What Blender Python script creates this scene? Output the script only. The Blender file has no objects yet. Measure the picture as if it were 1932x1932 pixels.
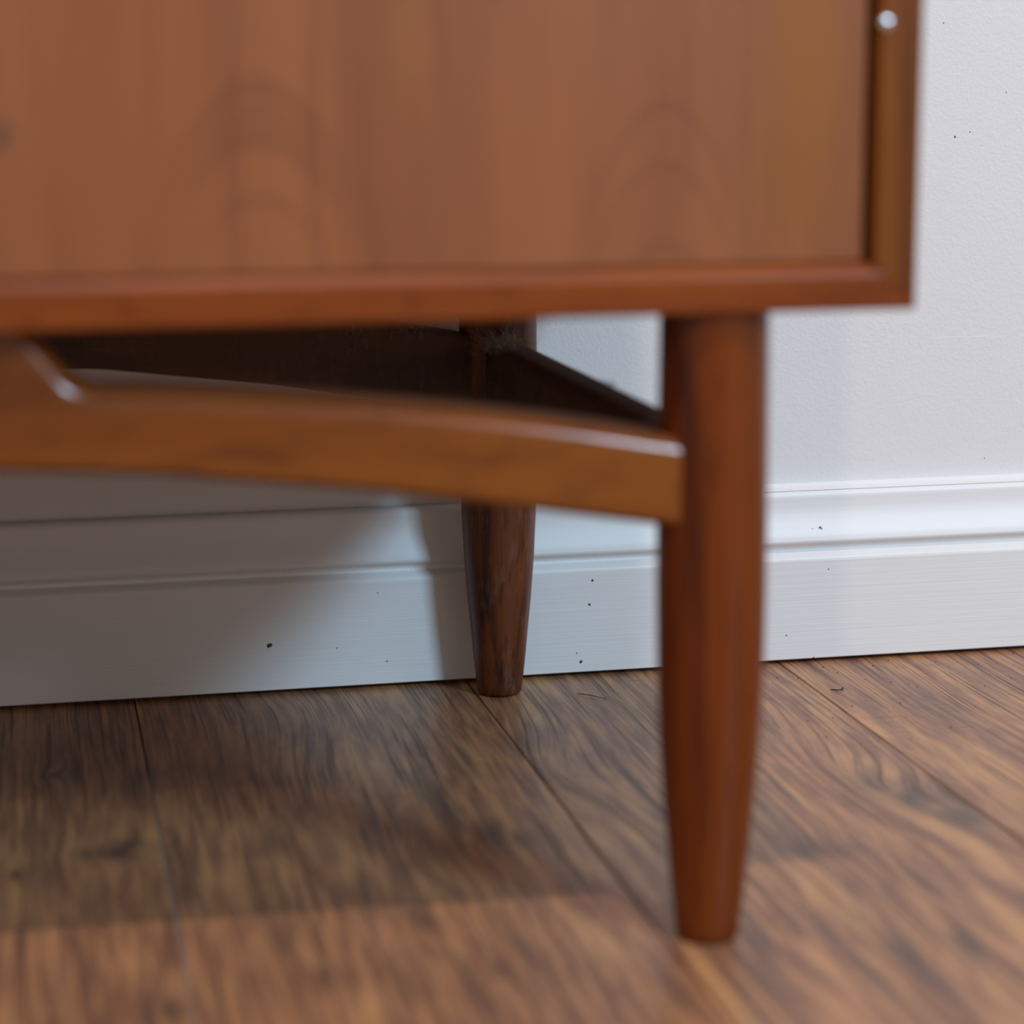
import bpy, bmesh, math, random
from mathutils import Vector, Matrix
random.seed(7)
S = bpy.context.scene
C = bpy.context.scene.collection

# ------------------------------------------------------------------ camera
F_PX, PITCH, YAW, ROLL, CAM_H = 4199.05, 0.1830, 0.21303, -0.00431, 0.28411
fw = Vector((math.sin(YAW)*math.cos(PITCH), math.cos(YAW)*math.cos(PITCH), -math.sin(PITCH)))
r0 = Vector((math.cos(YAW), -math.sin(YAW), 0)); u0 = r0.cross(fw)
rt = r0*math.cos(ROLL)+u0*math.sin(ROLL); up = -r0*math.sin(ROLL)+u0*math.cos(ROLL)
cd = bpy.data.cameras.new('camera'); cam = bpy.data.objects.new('camera', cd); C.objects.link(cam)
cam.matrix_world = Matrix(((rt.x, up.x, -fw.x, 0), (rt.y, up.y, -fw.y, 0), (rt.z, up.z, -fw.z, CAM_H), (0, 0, 0, 1)))
cd.sensor_fit = 'HORIZONTAL'; cd.sensor_width = 36.0; cd.lens = 36.0*F_PX/1932.0
cd.clip_start = 0.02; cd.clip_end = 50
cd.dof.use_dof = True; cd.dof.focus_distance = 1.11; cd.dof.aperture_fstop = 5.2; cd.dof.aperture_blades = 0
S.camera = cam

# ------------------------------------------------------------------ world, lights, exposure
S.view_settings.view_transform = 'Standard'; S.view_settings.look = 'None'
S.view_settings.exposure = 0.0; S.view_settings.gamma = 1.0; S.view_settings.use_curve_mapping = False
w = bpy.data.worlds.new('room_ambient'); S.world = w; w.use_nodes = True
w.node_tree.nodes['Background'].inputs[0].default_value = (1.0, 0.90, 0.82, 1)
w.node_tree.nodes['Background'].inputs[1].default_value = 0.40

def lamp(name, kind, loc, target, energy, col, **kw):
    l = bpy.data.lights.new(name, kind); l.energy = energy; l.color = col
    for k, v in kw.items(): setattr(l, k, v)
    o = bpy.data.objects.new(name, l); C.objects.link(o); o.location = loc
    o.rotation_euler = (Vector(target)-Vector(loc)).to_track_quat('-Z', 'Y').to_euler()
    return o
lamp('ceiling_spot', 'POINT', (0.24, -0.135, 2.25), (0, 1, 0), 80.0, (1.0, 0.79, 0.76), shadow_soft_size=0.026)
lamp('table_lamp', 'POINT', (-0.42, -1.50, 1.90), (0, 1, 0), 31.0, (1.0, 0.79, 0.55), shadow_soft_size=0.035)
lamp('window_daylight', 'AREA', (1.54, -1.40, 1.66), (0.22, 1.0, 0.1), 54.0, (0.50, 0.77, 1.0), shape='RECTANGLE', size=0.50, size_y=0.70)

# ------------------------------------------------------------------ node helpers
class X:
    """a socket (or number) with arithmetic"""
    def __init__(s, nt, v): s.nt, s.v = nt, v
    def _m(s, op, *a, clamp=False):
        n = s.nt.nodes.new('ShaderNodeMath'); n.operation = op; n.use_clamp = clamp
        for i, q in enumerate((s,)+a):
            q = q.v if isinstance(q, X) else q
            if isinstance(q, (int, float)): n.inputs[i].default_value = q
            else: s.nt.links.new(q, n.inputs[i])
        return X(s.nt, n.outputs[0])
    def __add__(s, o): return s._m('ADD', o)
    __radd__ = __add__
    def __sub__(s, o): return s._m('SUBTRACT', o)
    def __rsub__(s, o): return X(s.nt, float(o))._m('SUBTRACT', s)
    def __mul__(s, o): return s._m('MULTIPLY', o)
    __rmul__ = __mul__
    def __truediv__(s, o): return s._m('DIVIDE', o)
    def pow(s, o): return s._m('POWER', o)
    def exp(s): return s._m('EXPONENT')
    def sin(s): return s._m('SINE')
    def floor(s): return s._m('FLOOR')
    def abs(s): return s._m('ABSOLUTE')
    def clamp(s): return s._m('ADD', 0.0, clamp=True)
    def gt(s, o): return s._m('GREATER_THAN', o)
    def lt(s, o): return s._m('LESS_THAN', o)
    def max(s, o): return s._m('MAXIMUM', o)
    def ramp(s, a, b, lo=0.0, hi=1.0):
        n = s.nt.nodes.new('ShaderNodeMapRange'); n.interpolation_type = 'SMOOTHSTEP'
        s.nt.links.new(s.v, n.inputs[0]); n.inputs[1].default_value = a; n.inputs[2].default_value = b
        n.inputs[3].default_value = lo; n.inputs[4].default_value = hi
        return X(s.nt, n.outputs[0])

class Mat:
    def __init__(s, name):
        s.m = bpy.data.materials.new(name); s.m.use_nodes = True; s.nt = s.m.node_tree
        s.b = s.nt.nodes['Principled BSDF']
    def coord(s, kind='Object'):
        if kind == 'World':
            n = s.nt.nodes.new('ShaderNodeNewGeometry'); o = n.outputs['Position']
        else:
            n = s.nt.nodes.new('ShaderNodeTexCoord'); o = n.outputs[kind]
        sp = s.nt.nodes.new('ShaderNodeSeparateXYZ'); s.nt.links.new(o, sp.inputs[0])
        return [X(s.nt, sp.outputs[i]) for i in range(3)]
    def rnd(s):
        n = s.nt.nodes.new('ShaderNodeObjectInfo'); return X(s.nt, n.outputs['Random'])
    def noise(s, x, y, z, scale=1.0, detail=2.0, rough=0.5, dist=0.0):
        c = s.nt.nodes.new('ShaderNodeCombineXYZ')
        for i, q in enumerate((x, y, z)):
            if isinstance(q, X): s.nt.links.new(q.v, c.inputs[i])
            else: c.inputs[i].default_value = q
        n = s.nt.nodes.new('ShaderNodeTexNoise'); s.nt.links.new(c.outputs[0], n.inputs['Vector'])
        n.inputs['Scale'].default_value = scale; n.inputs['Detail'].default_value = detail
        n.inputs['Roughness'].default_value = rough; n.inputs['Distortion'].default_value = dist
        return X(s.nt, n.outputs['Fac'])
    def voronoi(s, x, y, z, scale=1.0):
        c = s.nt.nodes.new('ShaderNodeCombineXYZ')
        for i, q in enumerate((x, y, z)):
            if isinstance(q, X): s.nt.links.new(q.v, c.inputs[i])
            else: c.inputs[i].default_value = q
        n = s.nt.nodes.new('ShaderNodeTexVoronoi'); s.nt.links.new(c.outputs[0], n.inputs['Vector'])
        n.inputs['Scale'].default_value = scale
        return X(s.nt, n.outputs['Distance'])
    def mix(s, fac, a, b):
        n = s.nt.nodes.new('ShaderNodeMix'); n.data_type = 'RGBA'
        for i, q in ((0, fac), (6, a), (7, b)):
            if isinstance(q, X): s.nt.links.new(q.v, n.inputs[i])
            elif isinstance(q, tuple): n.inputs[i].default_value = (*q, 1)
            elif isinstance(q, (int, float)): n.inputs[i].default_value = q
            else: s.nt.links.new(q, n.inputs[i])
        return n.outputs[2]
    def out(s, col=None, rough=0.5, bump=None, dist=0.001, strength=1.0, spec=0.5, metal=0.0, coat=0.0, coat_rough=0.1):
        b = s.b
        if isinstance(col, tuple): b.inputs['Base Color'].default_value = (*col, 1)
        elif col is not None: s.nt.links.new(col, b.inputs['Base Color'])
        if isinstance(rough, X): s.nt.links.new(rough.v, b.inputs['Roughness'])
        else: b.inputs['Roughness'].default_value = rough
        b.inputs['Specular IOR Level'].default_value = spec; b.inputs['Metallic'].default_value = metal
        b.inputs['Coat Weight'].default_value = coat; b.inputs['Coat Roughness'].default_value = coat_rough
        if bump is not None:
            n = s.nt.nodes.new('ShaderNodeBump'); s.nt.links.new(bump.v, n.inputs['Height'])
            n.inputs['Distance'].default_value = dist; n.inputs['Strength'].default_value = strength
            s.nt.links.new(n.outputs[0], b.inputs['Normal'])
        return s.m

# ------------------------------------------------------------------ materials
PLANK_W = (0.36768-0.04137)/2.0          # 163 mm
SEAM0 = 0.04137

def floor_material():
    M = Mat('oak_laminate'); x, y, z = M.coord('World')
    idx = ((x-SEAM0)/PLANK_W).floor()
    off = idx*3.71
    # knots: x, y, rx, ry, bend of the grain, darkness
    K = [(0.3400, 0.850, .008, .020, .007, .80), (0.3490, 0.826, .011, .020, .008, 1.0), (0.3575, 0.801, .008, .020, .000, .95), (0.3300, 0.885, .009, .030, .009, .15),
         (0.3205, 0.945, .006, .010, .003, .55), (0.0215, 0.832, .009, .007, .006, 1.0), (0.0290, 0.840, .007, .006, .000, .8), (0.0010, 0.940, .003, .005, .004, .9),
         (-0.014, 0.815, .003, .006, .003, .9), (0.0345, 0.676, .004, .010, .004, .9), (0.2080, 0.900, .012, .040, .014, .0),
         (0.1150, 1.010, .016, .045, -.012, .0), (0.1560, 0.862, .004, .030, .002, .95), (0.1690, 0.826, .007, .018, .002, .85), (0.1800, 0.812, .006, .010, .0, .7),
         (0.1420, 0.800, .010, .014, .004, .45), (0.1240, 0.842, .003, .012, .0, .5), (0.2890, 0.776, .012, .010, .003, .50),
         (0.2800, 0.668, .0035, .030, .003, .8), (0.3020, 0.670, .003, .014, .0, .9), (0.2620, 0.655, .003, .022, .0, .85),
         (0.1250, 0.735, .005, .018, .004, .7), (0.1100, 0.760, .004, .018, .0, .55), (0.0760, 0.725, .004, .022, .003, .75), (0.0860, 0.690, .004, .012, .0, .7), (0.1550, 0.700, .004, .026, .002, .7), (0.1430, 0.685, .003, .010, .0, .7),
         (0.1950, 0.650, .004, .02, .0, .6), (0.2300, 0.690, .005, .03, .003, .45), (0.3150, 0.735, .006, .02, .003, .5), (0.3450, 0.700, .005, .014, .0, .5),
         (0.4150, 0.960, .010, .040, .004, .45), (0.455, 1.00, .010, .03, .003, .5)]
    wob = M.noise(x*9.0+off, y*2.0, off, 1.0, 3.0, .5)-0.5
    wob2 = M.noise(x*60.0, y*22.0, off, 1.0, 2.0, .5)-0.5
    g = x+wob*0.013+wob2*0.0013
    dark = None
    for kx, ky, rx, ry, bend, dk in K:
        ki = math.floor((kx-SEAM0)/PLANK_W)
        near = (idx-ki).abs().lt(0.5)
        dx = (x-kx)/rx; dy = (y-ky)/ry
        if bend:
            e = ((dx*dx*0.30+dy*dy*0.35)*-1.0).exp()*near
            g = g+e*bend
        if dk:
            dj = dx+wob2*2.2
            e2 = ((dj*dj+dy*dy)*-0.8).exp()*near*dk
            dark = e2 if dark is None else dark.max(e2)
    # growth lines: one-dimensional noise across the bent grain
    l1 = M.noise(g*620.0+off, y*7.0, off, 1.0, 2.0, .6)
    l2 = M.noise(g*1900.0+off, y*26.0, off, 1.0, 2.0, .6)
    l3 = M.noise(g*110.0, y*7.0, off, 1.0, 3.0, .6)
    l4 = M.noise(g*230.0+4.0, y*20.0, off+3.0, 1.0, 3.0, .6)
    blot = M.noise(x*34.0+wob*2.0, y*11.0, off, 1.0, 3.0, .55)
    line = l1.ramp(.49, .66)*l3.ramp(.28, .55)
    pore = l2.ramp(.54, .72)
    saw = M.noise(x*30.0, y*620.0, off, 1.0, 1.0, .5).ramp(.64, .74)*M.noise(x*14, y*14, off+5.0, 1.0, 1.0).ramp(.48, .62)
    c = M.mix(l4.ramp(.34, .66), (.235, .105, .058), (.450, .215, .098))
    c = M.mix(M.noise(g*70.0+2.0, y*8.0, off+9.0, 1.0, 2.0).ramp(.52, .72)*0.60, c, (.66, .345, .135))
    c = M.mix(l3.ramp(.50, .70)*blot.ramp(.42, .62)*0.70, c, (.098, .066, .056))
    c = M.mix(line*0.68, c, (.062, .036, .027))
    c = M.mix(pore*0.42, c, (.070, .040, .028))
    c = M.mix(saw*0.45, c, (.065, .042, .034))
    c = M.mix((dark*0.92)*l1.ramp(.2, .6, 1.0, .86), c, (.046, .032, .032))
    h = line*-0.5-pore*0.5-saw*0.5
    return M.out(c, rough=(line*0.10+0.36+pore*0.08), bump=h, dist=0.00025, strength=0.55, spec=0.40)

def paint_board_material():
    M = Mat('white_gloss_paint_brushed'); x, y, z = M.coord('World')
    st = M.noise(x*7.0, 0.0, z*900.0, 1.0, 3.0, .6)
    st2 = M.noise(x*3.0, 2.0, z*330.0, 1.0, 2.0, .5)
    bl = M.noise(x*30, y*30, z*60, 1.0, 3.0)
    grime = M.noise(x*55.0, 0.0, z*900.0, 1.0, 4.0, .7).ramp(.66, .80)*M.noise(x*11.0, 3.0, z*38.0, 1.0, 2.0).ramp(.52, .66)
    sp = M.noise(x*420.0, 7.0, z*420.0, 1.0, 2.0, .6).ramp(.755, .80)*M.noise(x*16.0, 9.0, z*40.0, 1.0, 2.0).ramp(.48, .62)
    c = M.mix(bl, (.805, .808, .808), (.83, .83, .83))
    c = M.mix(grime*0.42, c, (.34, .31, .22))
    c = M.mix(sp*0.8, c, (.12, .10, .07))
    low = z.lt(0.0552)
    h = (st*0.75+st2*0.5)*(low*0.75+0.25)
    return M.out(c, rough=.42, bump=h, dist=0.00022, strength=0.9, spec=0.45)

def wall_material():
    M = Mat('roller_painted_wall'); x, y, z = M.coord('World')
    n1 = M.noise(x*620.0, y*620, z*620.0, 1.0, 3.0, .6, .4)
    n2 = M.noise(x*130.0, y*130, z*150.0, 1.0, 2.0, .5, .8)
    n3 = M.noise(x*9, y*9, z*9, 1.0, 3.0)
    # hairline crack that runs level to the right of the sideboard
    cw = M.noise(x*120.0, 0.0, 0.0, 1.0, 4.0, .7)-0.5
    d = (z-(0.1635+cw*0.0035-(x-0.46)*0.004)).abs()
    crack = d.lt(0.00035)*x.gt(0.448)*M.noise(x*60, 4.0, 0.0, 1.0, 2.0).ramp(.38, .5)
    c = M.mix(n3, (.775, .775, .776), (.80, .797, .796))
    c = M.mix(crack*0.5, c, (.92, .92, .92))
    h = n1*0.8+n2*0.45+crack*0.8
    return M.out(c, rough=.62, bump=h, dist=0.0007, strength=0.45, spec=0.3)

def teak(name, axis, lo, mid, hi, rough=0.34, fine=1.0, seed=0.0, dust=0.0, contrast=1.0, patches=(), spec=0.5, top_dust=0.0, coat=0.0, arches=(), top_rough=0.0):
    """varnished teak; axis = direction of the grain in the part's own space"""
    M = Mat(name); p = M.coord('Object'); r = M.rnd()*9.0+seed
    k = {'x': (7.0, 60.0, 60.0), 'y': (60.0, 7.0, 60.0), 'z': (55.0, 55.0, 6.0)}[axis]
    a = [q*s for q, s in zip(p, k)]
    warp = M.noise(a[0]*.25, a[1]*.25, a[2]*.5+r, 1.0, 2.0)-0.5
    v = [a[0]+warp*2.2, a[1]+warp*2.2, a[2]+r]
    if axis == 'x': v = [a[0]+r, a[1]+warp*2.2, a[2]+warp*2.2]
    big = M.noise(v[0]*.55, v[1]*.55, v[2]*.55, 1.0, 3.0, .5)
    mid_n = M.noise(v[0]*2.0, v[1]*2.0, v[2]*.8, 1.0, 3.0, .55)
    fine_n = M.noise(v[0]*11.0, v[1]*11.0, v[2]*1.6, 1.0, 3.0, .6)
    c = M.mix(big.ramp(.30, .70), mid, hi)
    c = M.mix(mid_n.ramp(.48, .72)*(0.75*contrast), c, lo)
    c = M.mix(fine_n.ramp(.50, .72)*(0.50*fine), c, tuple(q*.45 for q in lo))
    for ax, az, aw, amt in arches:
        u = (p[0]-ax+warp*.006)/aw; h = p[2]+u*u*.026+(big-.5)*.010
        band = M.noise(h*120.0, ax*50.0, 0.0, 1.0, 2.0, .5).ramp(.46, .62)
        mask = ((u*u)*-.45).exp()*h.ramp(az+.004, az-.004)*p[2].ramp(az-.085, az-.045)
        c = M.mix(band*mask*amt, c, lo)
    for px, pz, rx, rz, amt, col in patches:
        dx = (p[0]-px)/rx; dz = (p[2]-pz)/rz
        e = ((dx*dx+dz*dz+(mid_n-0.5)*2.5)*-1.0).exp().clamp()
        c = M.mix(e*amt, c, col)
    if dust:
        dn = M.noise(p[0]*260.0, p[1]*260.0, p[2]*60.0, 1.0, 4.0, .75).ramp(.50, .72)
        c = M.mix(dn*dust, c, (.20, .165, .13))
    if top_dust:
        n = M.nt.nodes.new('ShaderNodeNewGeometry'); sp = M.nt.nodes.new('ShaderNodeSeparateXYZ')
        M.nt.links.new(n.outputs['Normal'], sp.inputs[0]); up_ = X(M.nt, sp.outputs[2]).ramp(.2, .9)
        dn = M.noise(p[0]*300.0, p[1]*160.0, p[2]*300.0, 1.0, 4.0, .7).ramp(.30, .62)
        c = M.mix(up_*dn*top_dust, c, (.20, .160, .115))
    if top_rough:
        n = M.nt.nodes.new('ShaderNodeNewGeometry'); sp = M.nt.nodes.new('ShaderNodeSeparateXYZ')
        M.nt.links.new(n.outputs['Normal'], sp.inputs[0])
        rough = X(M.nt, sp.outputs[2]).ramp(.75, .97, rough, top_rough)
    return M.out(c, rough=rough, bump=fine_n, dist=0.00006, strength=0.5, spec=spec, coat=coat, coat_rough=.16)

m_floor = floor_material(); m_board = paint_board_material(); m_wall = wall_material()
LO, MI, HI = (.090, .022, .006), (.185, .052, .010), (.270, .088, .013)
m_edge = teak('teak_edge_board', 'x', (.100, .019, .004), (.200, .041, .006), (.265, .064, .006), rough=.38, spec=.25, fine=.5, seed=1.0, contrast=.6)
m_side = teak('teak_side_board', 'z', (.080, .021, .005), (.160, .044, .008), (.225, .070, .009), rough=.38, spec=.22, fine=.5, seed=2.0, contrast=.8)
m_door = teak('teak_veneer_door', 'z', (.160, .044, .017), (.250, .078, .026), (.315, .108, .036), rough=.40, fine=.25, seed=3.0, contrast=.50,
              arches=((-.150, .312, .027, .38), (-.022, .290, .022, .32)),
              patches=((.026, .305, .016, .060, .85, (.290, .098, .012)), (.018, .262, .010, .018, .7, (.26, .088, .012)),
                       (-.185, .285, .020, .050, .30, (.30, .085, .012)), (-.105, .300, .008, .020, .3, (.33, .13, .03)), (-.2255, .2745, .003, .004, .8, (.08, .045, .03))))
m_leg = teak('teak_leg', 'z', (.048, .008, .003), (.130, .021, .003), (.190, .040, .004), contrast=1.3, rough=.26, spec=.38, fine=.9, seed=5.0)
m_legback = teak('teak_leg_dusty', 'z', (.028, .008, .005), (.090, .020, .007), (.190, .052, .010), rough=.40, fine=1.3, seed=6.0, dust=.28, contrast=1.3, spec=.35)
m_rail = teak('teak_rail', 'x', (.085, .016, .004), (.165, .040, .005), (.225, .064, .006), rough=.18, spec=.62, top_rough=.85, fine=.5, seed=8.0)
m_railback = teak('teak_rail_shade_darkened', 'x', (.030, .012, .006), (.060, .022, .010), (.085, .032, .012), rough=.55, fine=.8, seed=9.0, dust=.12, top_dust=.6)  # teak tones darkened to carry the shade under the cabinet
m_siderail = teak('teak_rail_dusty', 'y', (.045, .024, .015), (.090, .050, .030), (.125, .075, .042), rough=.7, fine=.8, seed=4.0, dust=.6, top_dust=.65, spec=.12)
m_inner = Mat('bare_underside').out((.09, .045, .022), rough=.8)
m_pin = Mat('bright_steel').out((.86, .92, 1.0), rough=.12, metal=1.0)
m_dust = Mat('grey_dust').out((.30, .265, .22), rough=.95, spec=.1)
m_seamstrip = Mat('pale_seam_strip').out((.235, .205, .185), rough=.6, spec=.4)
m_fibre = Mat('dry_fibre').out((.16, .085, .04), rough=.8)
m_crumb = Mat('dark_grit').out((.035, .022, .016), rough=.8)
m_crumblight = Mat('pale_grit').out((.45, .40, .33), rough=.8)
m_chip = Mat('brown_chip').out((.085, .05, .03), rough=.8)
m_caulk = Mat('white_caulk').out((.80, .80, .80), rough=.5)
m_dark = Mat('subfloor_grey').out((.03, .025, .022), rough=.9)

# ------------------------------------------------------------------ mesh helpers
def link(name, me, mat, parent=None, loc=(0, 0, 0), smooth=False, kind=None):
    o = bpy.data.objects.new(name, me); C.objects.link(o); o.parent = parent; o.location = loc
    if mat and not me.materials: me.materials.append(mat)
    if smooth:
        me.polygons.foreach_set('use_smooth', [True]*len(me.polygons))
    if kind: o['kind'] = kind
    return o
def mesh(name, vs, fs):
    me = bpy.data.meshes.new(name); me.from_pydata([tuple(v) for v in vs], [], fs); me.update()
    bm = bmesh.new(); bm.from_mesh(me); bmesh.ops.recalc_face_normals(bm, faces=bm.faces); bm.to_mesh(me); bm.free()
    return me
def box_mesh(name, x0, x1, y0, y1, z0, z1, bev=0.0, seg=2):
    bm = bmesh.new()
    vs = [bm.verts.new((x, y, z)) for x in (x0, x1) for y in (y0, y1) for z in (z0, z1)]
    for f in ((0, 1, 3, 2), (4, 6, 7, 5), (0, 4, 5, 1), (2, 3, 7, 6), (0, 2, 6, 4), (1, 5, 7, 3)): bm.faces.new([vs[i] for i in f])
    bmesh.ops.recalc_face_normals(bm, faces=bm.faces)
    if bev: bmesh.ops.bevel(bm, geom=list(bm.edges), offset=bev, segments=seg, profile=0.5, affect='EDGES')
    me = bpy.data.meshes.new(name); bm.to_mesh(me); bm.free(); return me
def extrude_profile(name, prof, x0, x1, n=1):
    """profile of (y, z) points swept along x"""
    vs, fs = [], []
    for i in range(n+1):
        x = x0+(x1-x0)*i/n
        vs += [(x, y, z) for y, z in prof]
    k = len(prof)
    for i in range(n):
        for j in range(k):
            fs.append((i*k+j, i*k+(j+1) % k, (i+1)*k+(j+1) % k, (i+1)*k+j))
    fs.append(tuple(range(k))); fs.append(tuple(n*k+j for j in range(k)))
    return mesh(name, vs, fs)
def catmull(pts, n):
    out = []; P = [pts[0]]+pts+[pts[-1]]
    for i in range(1, len(P)-2):
        p0, p1, p2, p3 = P[i-1:i+3]
        for k in range(n):
            t = k/n
            out.append(tuple(.5*((2*p1[j])+(-p0[j]+p2[j])*t+(2*p0[j]-5*p1[j]+4*p2[j]-p3[j])*t*t+(-p0[j]+3*p1[j]-3*p2[j]+p3[j])*t**3) for j in (0, 1)))
    return out+[pts[-1]]
def struct(o): o['kind'] = 'structure'; return o

# ------------------------------------------------------------------ floor
FX0, FX1 = -11, 10
WALL_Y = 1.0655
floor = struct(link('floor', box_mesh('floor', SEAM0+FX0*PLANK_W, SEAM0+FX1*PLANK_W, -2.2, WALL_Y, -.05, -.0085), m_dark))
joint = 0.00030
for i in range(FX0, FX1):
    x0 = SEAM0+i*PLANK_W; rnd = random.Random(i*13+5)
    cut = rnd.uniform(-.15, .42)
    ys = [WALL_Y-.0035, cut, cut-1.2]
    if ys[-1] > -2.2: ys.append(-2.2)
    for b, a in zip(ys, ys[1:]):
        a = max(a, -2.2)
        me = box_mesh('plank', x0+joint, x0+PLANK_W-joint, a+joint, b-joint, -.0085, 0.0, 0)
        bm = bmesh.new(); bm.from_mesh(me)
        ed = [e for e in bm.edges if all(abs(v.co.z) < 1e-6 for v in e.verts)]
        bmesh.ops.bevel(bm, geom=ed, offset=.00065, segments=2, profile=.6, affect='EDGES'); bm.to_mesh(me); bm.free()
        link('plank', me, m_floor, floor)
# pale strip lying in the joint left of the legs
vs, fs = [], []
n = 60
for i in range(n+1):
    y = .60+.33*i/n; hw = .00062*(0.55+.45*math.sin(math.pi*i/n))*random.uniform(.8, 1.15)
    zt = -.00018
    vs += [(SEAM0-hw, y, -.0009), (SEAM0-hw*.6, y, zt), (SEAM0+hw*.6, y, zt), (SEAM0+hw, y, -.0009)]
for i in range(n):
    for j in range(3): fs.append((i*4+j, i*4+j+1, (i+1)*4+j+1, (i+1)*4+j))
link('seam_strip', mesh('seam_strip', vs, fs), m_seamstrip, floor, kind='stuff')

# ------------------------------------------------------------------ wall and skirting
wall = struct(link('wall_back', box_mesh('wall_back', -1.8, 1.7, WALL_Y, WALL_Y+.12, -.05, 2.4), m_wall))
YS = 1.0503
_lo = [(YS, .0532), (YS+.0003, .0545), (YS+.0012, .0557), (YS+.0030, .0569), (YS+.0046, .0575), (YS+.0051, .0582), (YS+.0048, .0592), (YS+.0038, .0603), (YS+.0024, .0613), (YS+.0015, .0623), (YS+.0013, .0634)]
_hi = [(YS+.0013, .0634), (YS+.0020, .0660), (YS+.0036, .0700), (YS+.0052, .0745), (YS+.0062, .0785), (YS+.0066, .0820), (YS+.0068, .0850), (YS+.0073, .0866), (YS+.0085, .0877), (YS+.0098, .0881)]
prof = [(WALL_Y, .0021), (YS+.0004, .0021), (YS, .0025), (YS, .0200), (YS, .0400)]+catmull(_lo, 3)[:-1]+catmull(_hi, 5)+[(WALL_Y-.0012, .0881), (WALL_Y-.0012, .0840), (WALL_Y, .0840)]
bb = struct(link('baseboard_back', extrude_profile('baseboard_back', prof, -1.8, 1.7, 40), m_board))
# filler bead along the top edge where it is sealed to the wall
cp = [(WALL_Y-.0016, .0874), (YS+.0085, .0881), (YS+.0105, .0886), (WALL_Y-.0018, .0894), (WALL_Y-.0004, .0908), (WALL_Y+.0005, .0912), (WALL_Y+.0005, .0874)]
link('caulk_bead', extrude_profile('caulk_bead', cp, .212, 1.7, 30), m_caulk, bb)

def blob(seed, r, flat=.35, n=9):
    rr = random.Random(seed); vs = [(0, -r*flat, 0)]; fs = []
    for k in range(n):
        a = 2*math.pi*k/n; q = r*rr.uniform(.45, 1.25)
        vs.append((q*math.cos(a), 0, q*math.sin(a)))
    for k in range(n): fs.append((0, 1+k, 1+(k+1) % n))
    fs.append(tuple(range(1, n+1)))
    return mesh('speck', vs, fs)
# specks and chips on the skirting face: x, z, radius
for i, (x, z, r) in enumerate(((.1065, .0247, .0024), (.1395, .0215, .0007), (.1640, .0135, .0008), (.2160, .0165, .0009), (.2680, .0490, .0013), (.2665, .0365, .0011),
                               (.2620, .0075, .0016), (.2600, .0120, .0009), (.3700, .0150, .0009), (.3920, .0485, .0008), (.1600, .0480, .0006), (.3850, .0025, .0008))):
    link('dirt_speck', blob(i, r*.6), m_chip, bb, (x, YS-.00002, z))
for i, (x, z, r) in enumerate(((.3880, .0700, .0009), (.3840, .0694, .0005), (.3890, .0692, .0006))):
    link('dirt_speck', blob(i+30, r*.7), m_crumb, bb, (x, YS+.0026, z))
for i, (x, z, r, m) in enumerate(((.4600, .2650, .0010, m_chip), (.4680, .2672, .0007, m_crumb), (.4350, .3130, .0006, m_crumb), (.4520, .3210, .0008, m_chip), (.4870, .2870, .0005, m_crumb), (.4820, .1000, .0006, m_crumb))):
    link('dirt_speck', blob(i+60, r*.6, .2), m, wall, (x, WALL_Y-.00002, z))

# ------------------------------------------------------------------ sideboard
# own space: x to the right, y to the wall, origin at the foot of the right front leg
TH = 0.00692; OX, OY = 0.21955, 0.69921
HL, XR, YF, YB, T = 0.21692, 0.06124, -0.0220, 0.347, 0.0150
WIDTH, HEIGHT, LEGX, LEGB = 1.24, 0.56, 0.0, 0.330
XL = XR-WIDTH
sb = bpy.data.objects.new('sideboard', None); C.objects.link(sb)
sb.location = (OX, OY, 0); sb.rotation_euler = (0, 0, TH)
sb['label'] = 'mid-century teak sideboard on tapered round legs against the white wall'; sb['category'] = 'sideboard'

def frame_board(name, c0, c1, inward, mat):
    """mitred board; section = (distance inward d, y)"""
    c0, c1, nrm = Vector(c0), Vector(c1), Vector(inward)
    t = (c1-c0).normalized(); cf = .0032 if abs(nrm[1]) > .5 else .0014
    sec = [(0, YB), (0, YF+.0009), (.0003, YF+.0003), (.0009, YF), (T-cf-.0006, YF), (T-cf+.0004, YF+.0004), (T-.0008, YF+cf-.0010), (T-.0002, YF+cf-.0002), (T, YF+cf+.0006), (T, YB)]
    vs, fs = [], []
    for s, base in ((1, c0), (-1, c1)):
        for d, y in sec:
            q = base+nrm*d+t*(s*(d+.00012)); vs.append((q.x, y, q.y))
    k = len(sec)
    for j in range(k): fs.append((j, (j+1) % k, k+(j+1) % k, k+j))
    fs.append(tuple(range(k))); fs.append(tuple(range(k, 2*k)))
    return link(name, mesh(name, vs, fs), mat, sb)
ZT = HL+HEIGHT
frame_board('bottom_panel', (XL, HL), (XR, HL), (0, 1), m_edge)
frame_board('top_panel', (XL, ZT), (XR, ZT), (0, -1), m_edge)
frame_board('side_panel', (XR, HL), (XR, ZT), (-1, 0), m_side)
frame_board('side_panel', (XL, HL), (XL, ZT), (1, 0), m_side)
link('back_panel', box_mesh('back_panel', XL+T+.0002, XR-T-.0002, YB-.010, YB-.004, HL+T+.0002, ZT-T-.0002), m_inner, sb)
mid = (XL+XR)/2
DF = -.0178
link('door', box_mesh('door', mid+.001, .0437, DF, DF+.018, HL+T+.0004, ZT-T-.0010, .0005), m_door, sb)
link('door', box_mesh('door', XL+T+.0011, mid-.001, DF, DF+.018, HL+T+.0007, ZT-T-.0010, .0007), m_door, sb)
link('divider', box_mesh('divider', mid-.009, mid+.009, .004, YB-.0102, HL+T+.0002, ZT-T-.0002), m_inner, sb)
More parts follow.
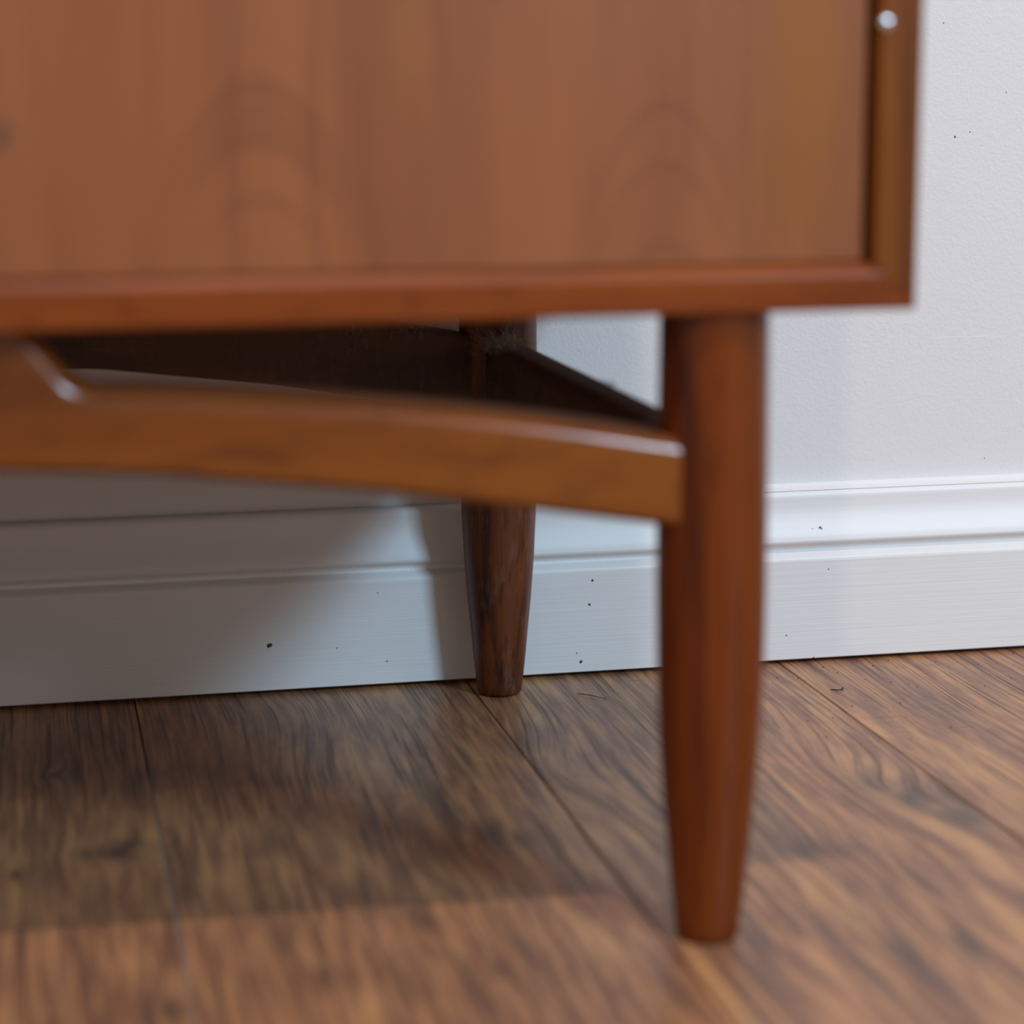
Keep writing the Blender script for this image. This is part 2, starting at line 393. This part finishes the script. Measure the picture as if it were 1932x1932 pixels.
# little bright pin in the edge of the side panel
bm = bmesh.new(); bmesh.ops.create_uvsphere(bm, u_segments=20, v_segments=12, radius=.0023)
for v in bm.verts: v.co.y *= .55
me = bpy.data.meshes.new('pin'); bm.to_mesh(me); bm.free()
pn = link('pin', me, m_pin, sb, (.0484, YF-.0002, .3076), smooth=True); pn['label'] = 'small bright metal pin head'

# legs: turned, slightly swelling, tapering to the foot
LP = [(0, .0000), (.0, .0085), (.0006, .0101), (.0018, .0108), (.006, .01125), (.018, .0126), (.031, .01375), (.048, .0154), (.068, .01690), (.088, .01785), (.105, .01830),
      (.125, .01858), (.145, .01862), (.165, .01852), (.185, .01836), (.2050, .01820), (HL-.0006, .01811), (HL-.00005, .01810)]
def leg_mesh(name):
    bm = bmesh.new(); N = 48; rings = []
    for z, r in LP:
        if r == 0: rings.append([bm.verts.new((0, 0, z))]); continue
        rings.append([bm.verts.new((r*math.cos(2*math.pi*k/N), r*math.sin(2*math.pi*k/N), z)) for k in range(N)])
    for A, B in zip(rings, rings[1:]):
        for k in range(N):
            q = [A[k % len(A)]] + ([A[(k+1) % N]] if len(A) > 1 else []) + ([B[(k+1) % N]] if len(B) > 1 else []) + [B[k % len(B)]]
            bm.faces.new(q)
    bmesh.ops.recalc_face_normals(bm, faces=bm.faces)
    me = bpy.data.meshes.new(name); bm.to_mesh(me); bm.free(); return me
XLL = XL+.06124
lm = leg_mesh('leg'); lmb = leg_mesh('leg_back')
link('leg', lm, m_leg, sb, (0, 0, 0), smooth=True)
link('leg', lm, m_leg, sb, (XLL, 0, 0), smooth=True)
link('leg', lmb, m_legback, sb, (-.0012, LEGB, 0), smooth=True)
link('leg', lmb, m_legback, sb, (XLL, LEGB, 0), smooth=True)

# curved long rails with a raised block that carries the cabinet
def interp(pts, x):
    for (a, za), (b, zb) in zip(pts, pts[1:]):
        if a <= x <= b: return za+(zb-za)*(x-a)/(b-a)
    return pts[-1][1] if x > pts[-1][0] else pts[0][1]
def smooth_pts(pts, n=6):
    out = []
    P = [pts[0]]+pts+[pts[-1]]
    for i in range(1, len(P)-2):
        p0, p1, p2, p3 = P[i-1:i+3]
        for k in range(n):
            t = k/n
            out.append(tuple(.5*((2*p1[j])+(-p0[j]+p2[j])*t+(2*p0[j]-5*p1[j]+4*p2[j]-p3[j])*t*t+(-p0[j]+3*p1[j]-3*p2[j]+p3[j])*t**3) for j in (0, 1)))
    out.append(pts[-1]); return out
halfspan = abs(XLL)/2
TOP = smooth_pts([(-.004, .1738), (-.0203, .1766), (-.0461, .1812), (-.0714, .1852), (-.0964, .1886), (-.1182, .1912), (-.1542, .1947), (-.1835, .1969), (-.1975, .1974), (-.2030, .1984),
       (-.2075, .2006), (-.2108, .2042), (-.2140, .2086), (-.2172, .2130), (-.2205, .2176), (-.2250, .2222), (-.2330, .2252), (-.2450, .2260), (-.3000, .2262),
       (-.3550, .2260), (-.3670, .2252), (-.3750, .2222), (-.3795, .2176), (-.3828, .2130), (-.3860, .2086), (-.3892, .2042), (-.3925, .2006), (-.3970, .1984), (-.4025, .1976)])
BOT = sorted([(0, .1420), (-.0214, .1468), (-.0461, .1508), (-.0841, .1568), (-.1089, .1610), (-.1548, .1664), (-.1844, .1700), (-.2306, .1728), (-.300, .1742), (-1.0, .1742)])
TOP.append((-halfspan, .1976))
TOP += [(2*-halfspan-a, z) for a, z in reversed(TOP[:-1])]
def rail_outline(drop=0.0):
    top = TOP; bot = []
    for a, z in top:
        aa = a if a > -halfspan else -2*halfspan-a
        bot.append((a, interp(BOT, min(0, aa))-drop))
    return top, bot
def rounded_rail(name, y0, y1, r=.0040, n=6, drop=0.0):
    top, bot = rail_outline(drop); k = len(top)
    def normals(L, sgn):
        out = []
        for i in range(k):
            a = L[max(0, i-1)]; b = L[min(k-1, i+1)]
            t = Vector((b[0]-a[0], b[1]-a[1])).normalized(); out.append(Vector((t.y, -t.x))*sgn)   # towards the inside
        return out
    # x decreases along the list, so the inward normal of the top curve points down
    nt_ = normals(top, -1); nb = normals(bot, 1)
    for L in (nt_,):
        for i, v in enumerate(L):
            if v.y > 0: L[i] = -v
    for i, v in enumerate(nb):
        if v.y < 0: nb[i] = -v
    for _ in range(6):
        nt_ = [nt_[0]]+[(nt_[i-1]+nt_[i]*2+nt_[i+1]).normalized() for i in range(1, k-1)]+[nt_[-1]]
    rings = [(y0, r*1.12)]+[(y0+r*(1-math.cos(th)), r*(1-math.sin(th))) for th in [math.pi/2*q/n for q in range(n+1)]]
    rb = .0016
    rings += [(y1-rb+rb*math.sin(th), rb*(1-math.cos(th))) for th in [math.pi/2*q/3 for q in range(4)]]+[(y1, rb*1.5)]
    vs, fs = [], []
    for y, ins in rings:
        vs += [(p[0]+nn.x*ins, y, p[1]+nn.y*ins) for p, nn in zip(top, nt_)]
        vs += [(p[0]+nn.x*ins*.6, y, p[1]+nn.y*ins*.6) for p, nn in zip(bot, nb)]
    R = len(rings)
    for j in range(R-1):
        A, B = j*2*k, (j+1)*2*k
        for i in range(k-1):
            fs.append((A+i, A+i+1, B+i+1, B+i)); fs.append((A+k+i, A+k+i+1, B+k+i+1, B+k+i))
    for j in (0, R-1):
        A = j*2*k
        for i in range(k-1): fs.append((A+i, A+i+1, A+k+i+1, A+k+i))
    for i in (0, k-1):
        fs.append(tuple([j*2*k+i for j in range(R)]+[j*2*k+k+i for j in reversed(range(R))]))
    me = mesh(name, vs, fs)
    return me
link('front_rail', rounded_rail('front_rail', -.0115, .0180, .0062), m_rail, sb, smooth=True)
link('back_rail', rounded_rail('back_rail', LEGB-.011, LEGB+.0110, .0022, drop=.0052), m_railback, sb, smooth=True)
for x in (0.0, XLL):
    link('side_rail', box_mesh('side_rail', x-.0105, x+.0092, .010, LEGB-.010, .1430, .1728, .0055, 5), m_siderail, sb, smooth=True)

# dust that hangs in the dark corner below the cabinet (threads joined: nobody could count them)
def threads(name, centre, spread, count, seed, rad=.00012, seg=4, length=.008):
    rr = random.Random(seed); vs, fs = [], []
    for _ in range(count):
        p = Vector([centre[i]+rr.gauss(0, spread[i]) for i in range(3)])
        d = Vector((rr.gauss(0, 1), rr.gauss(0, .4), rr.gauss(0, .8))).normalized()
        base = None
        for s in range(seg+1):
            d = (d+Vector((rr.gauss(0, .5), rr.gauss(0, .3), rr.gauss(0, .5)))).normalized()
            ring = [p+Vector((0, 0, rad)), p+Vector((rad, rad, -rad*.5)), p+Vector((-rad, -rad, -rad*.5))]
            i0 = len(vs); vs += ring
            if base is not None:
                for q in range(3): fs.append((base+q, base+(q+1) % 3, i0+(q+1) % 3, i0+q))
            base = i0; p = p+d*(length/seg)
    me = bpy.data.meshes.new(name); me.from_pydata([tuple(v) for v in vs], [], fs)
    return link(name, me, m_dust, sb, kind='stuff')
threads('dust_fluff', (-.006, .302, .1735), (.0045, .012, .0018), 420, 1, .00010, 5, .006)
threads('dust_fluff', (-.0705, .3185, .1770), (.0016, .0006, .0018), 46, 2, .00010, 4, .005)
threads('dust_fluff', (-.0420, .3185, .1795), (.0070, .0006, .0009), 46, 3, .00009, 4, .006)
threads('dust_fluff', (.0040, .150, .1730), (.0020, .004, .0006), 30, 4, .00010, 4, .0022)

# ------------------------------------------------------------------ bits lying on the floor
def fibre(name, pts, rad, mat):
    vs, fs = [], []
    for p in pts:
        p = Vector(p); vs += [p+Vector((0, 0, rad)), p+Vector((rad, -rad, 0)), p+Vector((0, 0, -rad*.6)), p+Vector((-rad, rad, 0))]
    for i in range(len(pts)-1):
        for q in range(4): fs.append((i*4+q, i*4+(q+1) % 4, i*4+4+(q+1) % 4, i*4+4+q))
    fs.append((0, 1, 2, 3)); fs.append(tuple(range(len(vs)-4, len(vs))))
    return link(name, mesh(name, vs, fs), mat)
def tag(o, label, cat, group=None):
    o['label'] = label; o['category'] = cat
    if group: o['group'] = group
tag(fibre('wood_fibre', [(.2520, 1.0170, .0004), (.2560, 1.0120, .0008), (.2595, 1.0085, .0007), (.2630, 1.0040, .0004)], .00028, m_fibre),
    'thin brown splinter on the floor by the skirting, right of the rear leg', 'splinter')
tag(fibre('grit_curl', [(.3745, .9960, .0004), (.3770, .9935, .0006), (.3795, .9945, .0006), (.3815, .9985, .0004)], .00035, m_crumb),
    'small dark curled shaving on the floor right of the front leg', 'shaving')
def crumb(seed, r):
    rr = random.Random(seed); bm = bmesh.new(); bmesh.ops.create_icosphere(bm, subdivisions=1, radius=r)
    for v in bm.verts: v.co *= rr.uniform(.6, 1.2); v.co.z *= .6
    mz = min(v.co.z for v in bm.verts)
    for v in bm.verts: v.co.z -= mz
    return bm
for name, mat, n, sd in (('floor_grit', m_crumb, 60, 3), ('floor_grit', m_crumblight, 55, 4)):
    rr = random.Random(sd); tot = bmesh.new()
    for i in range(n):
        bm = crumb(i+sd*100, rr.uniform(.00018, .00050) if mat is m_crumb else rr.uniform(.00012, .0003))
        if mat is m_crumb: x, y = rr.uniform(.325, .52), rr.uniform(.90, 1.045)
        else: x, y = rr.uniform(-.02, .50), 1.046-abs(rr.gauss(0, .010))
        for v in bm.verts: v.co.x += x; v.co.y += y
        me = bpy.data.meshes.new('t'); bm.to_mesh(me); bm.free(); tot.from_mesh(me); bpy.data.meshes.remove(me)
    me = bpy.data.meshes.new(name); tot.to_mesh(me); tot.free()
    o = link(name, me, mat, kind='stuff')
    tag(o, 'dark grit scattered on the floor boards right of the legs' if mat is m_crumb else 'pale crumbs scattered along the foot of the skirting', 'grit')
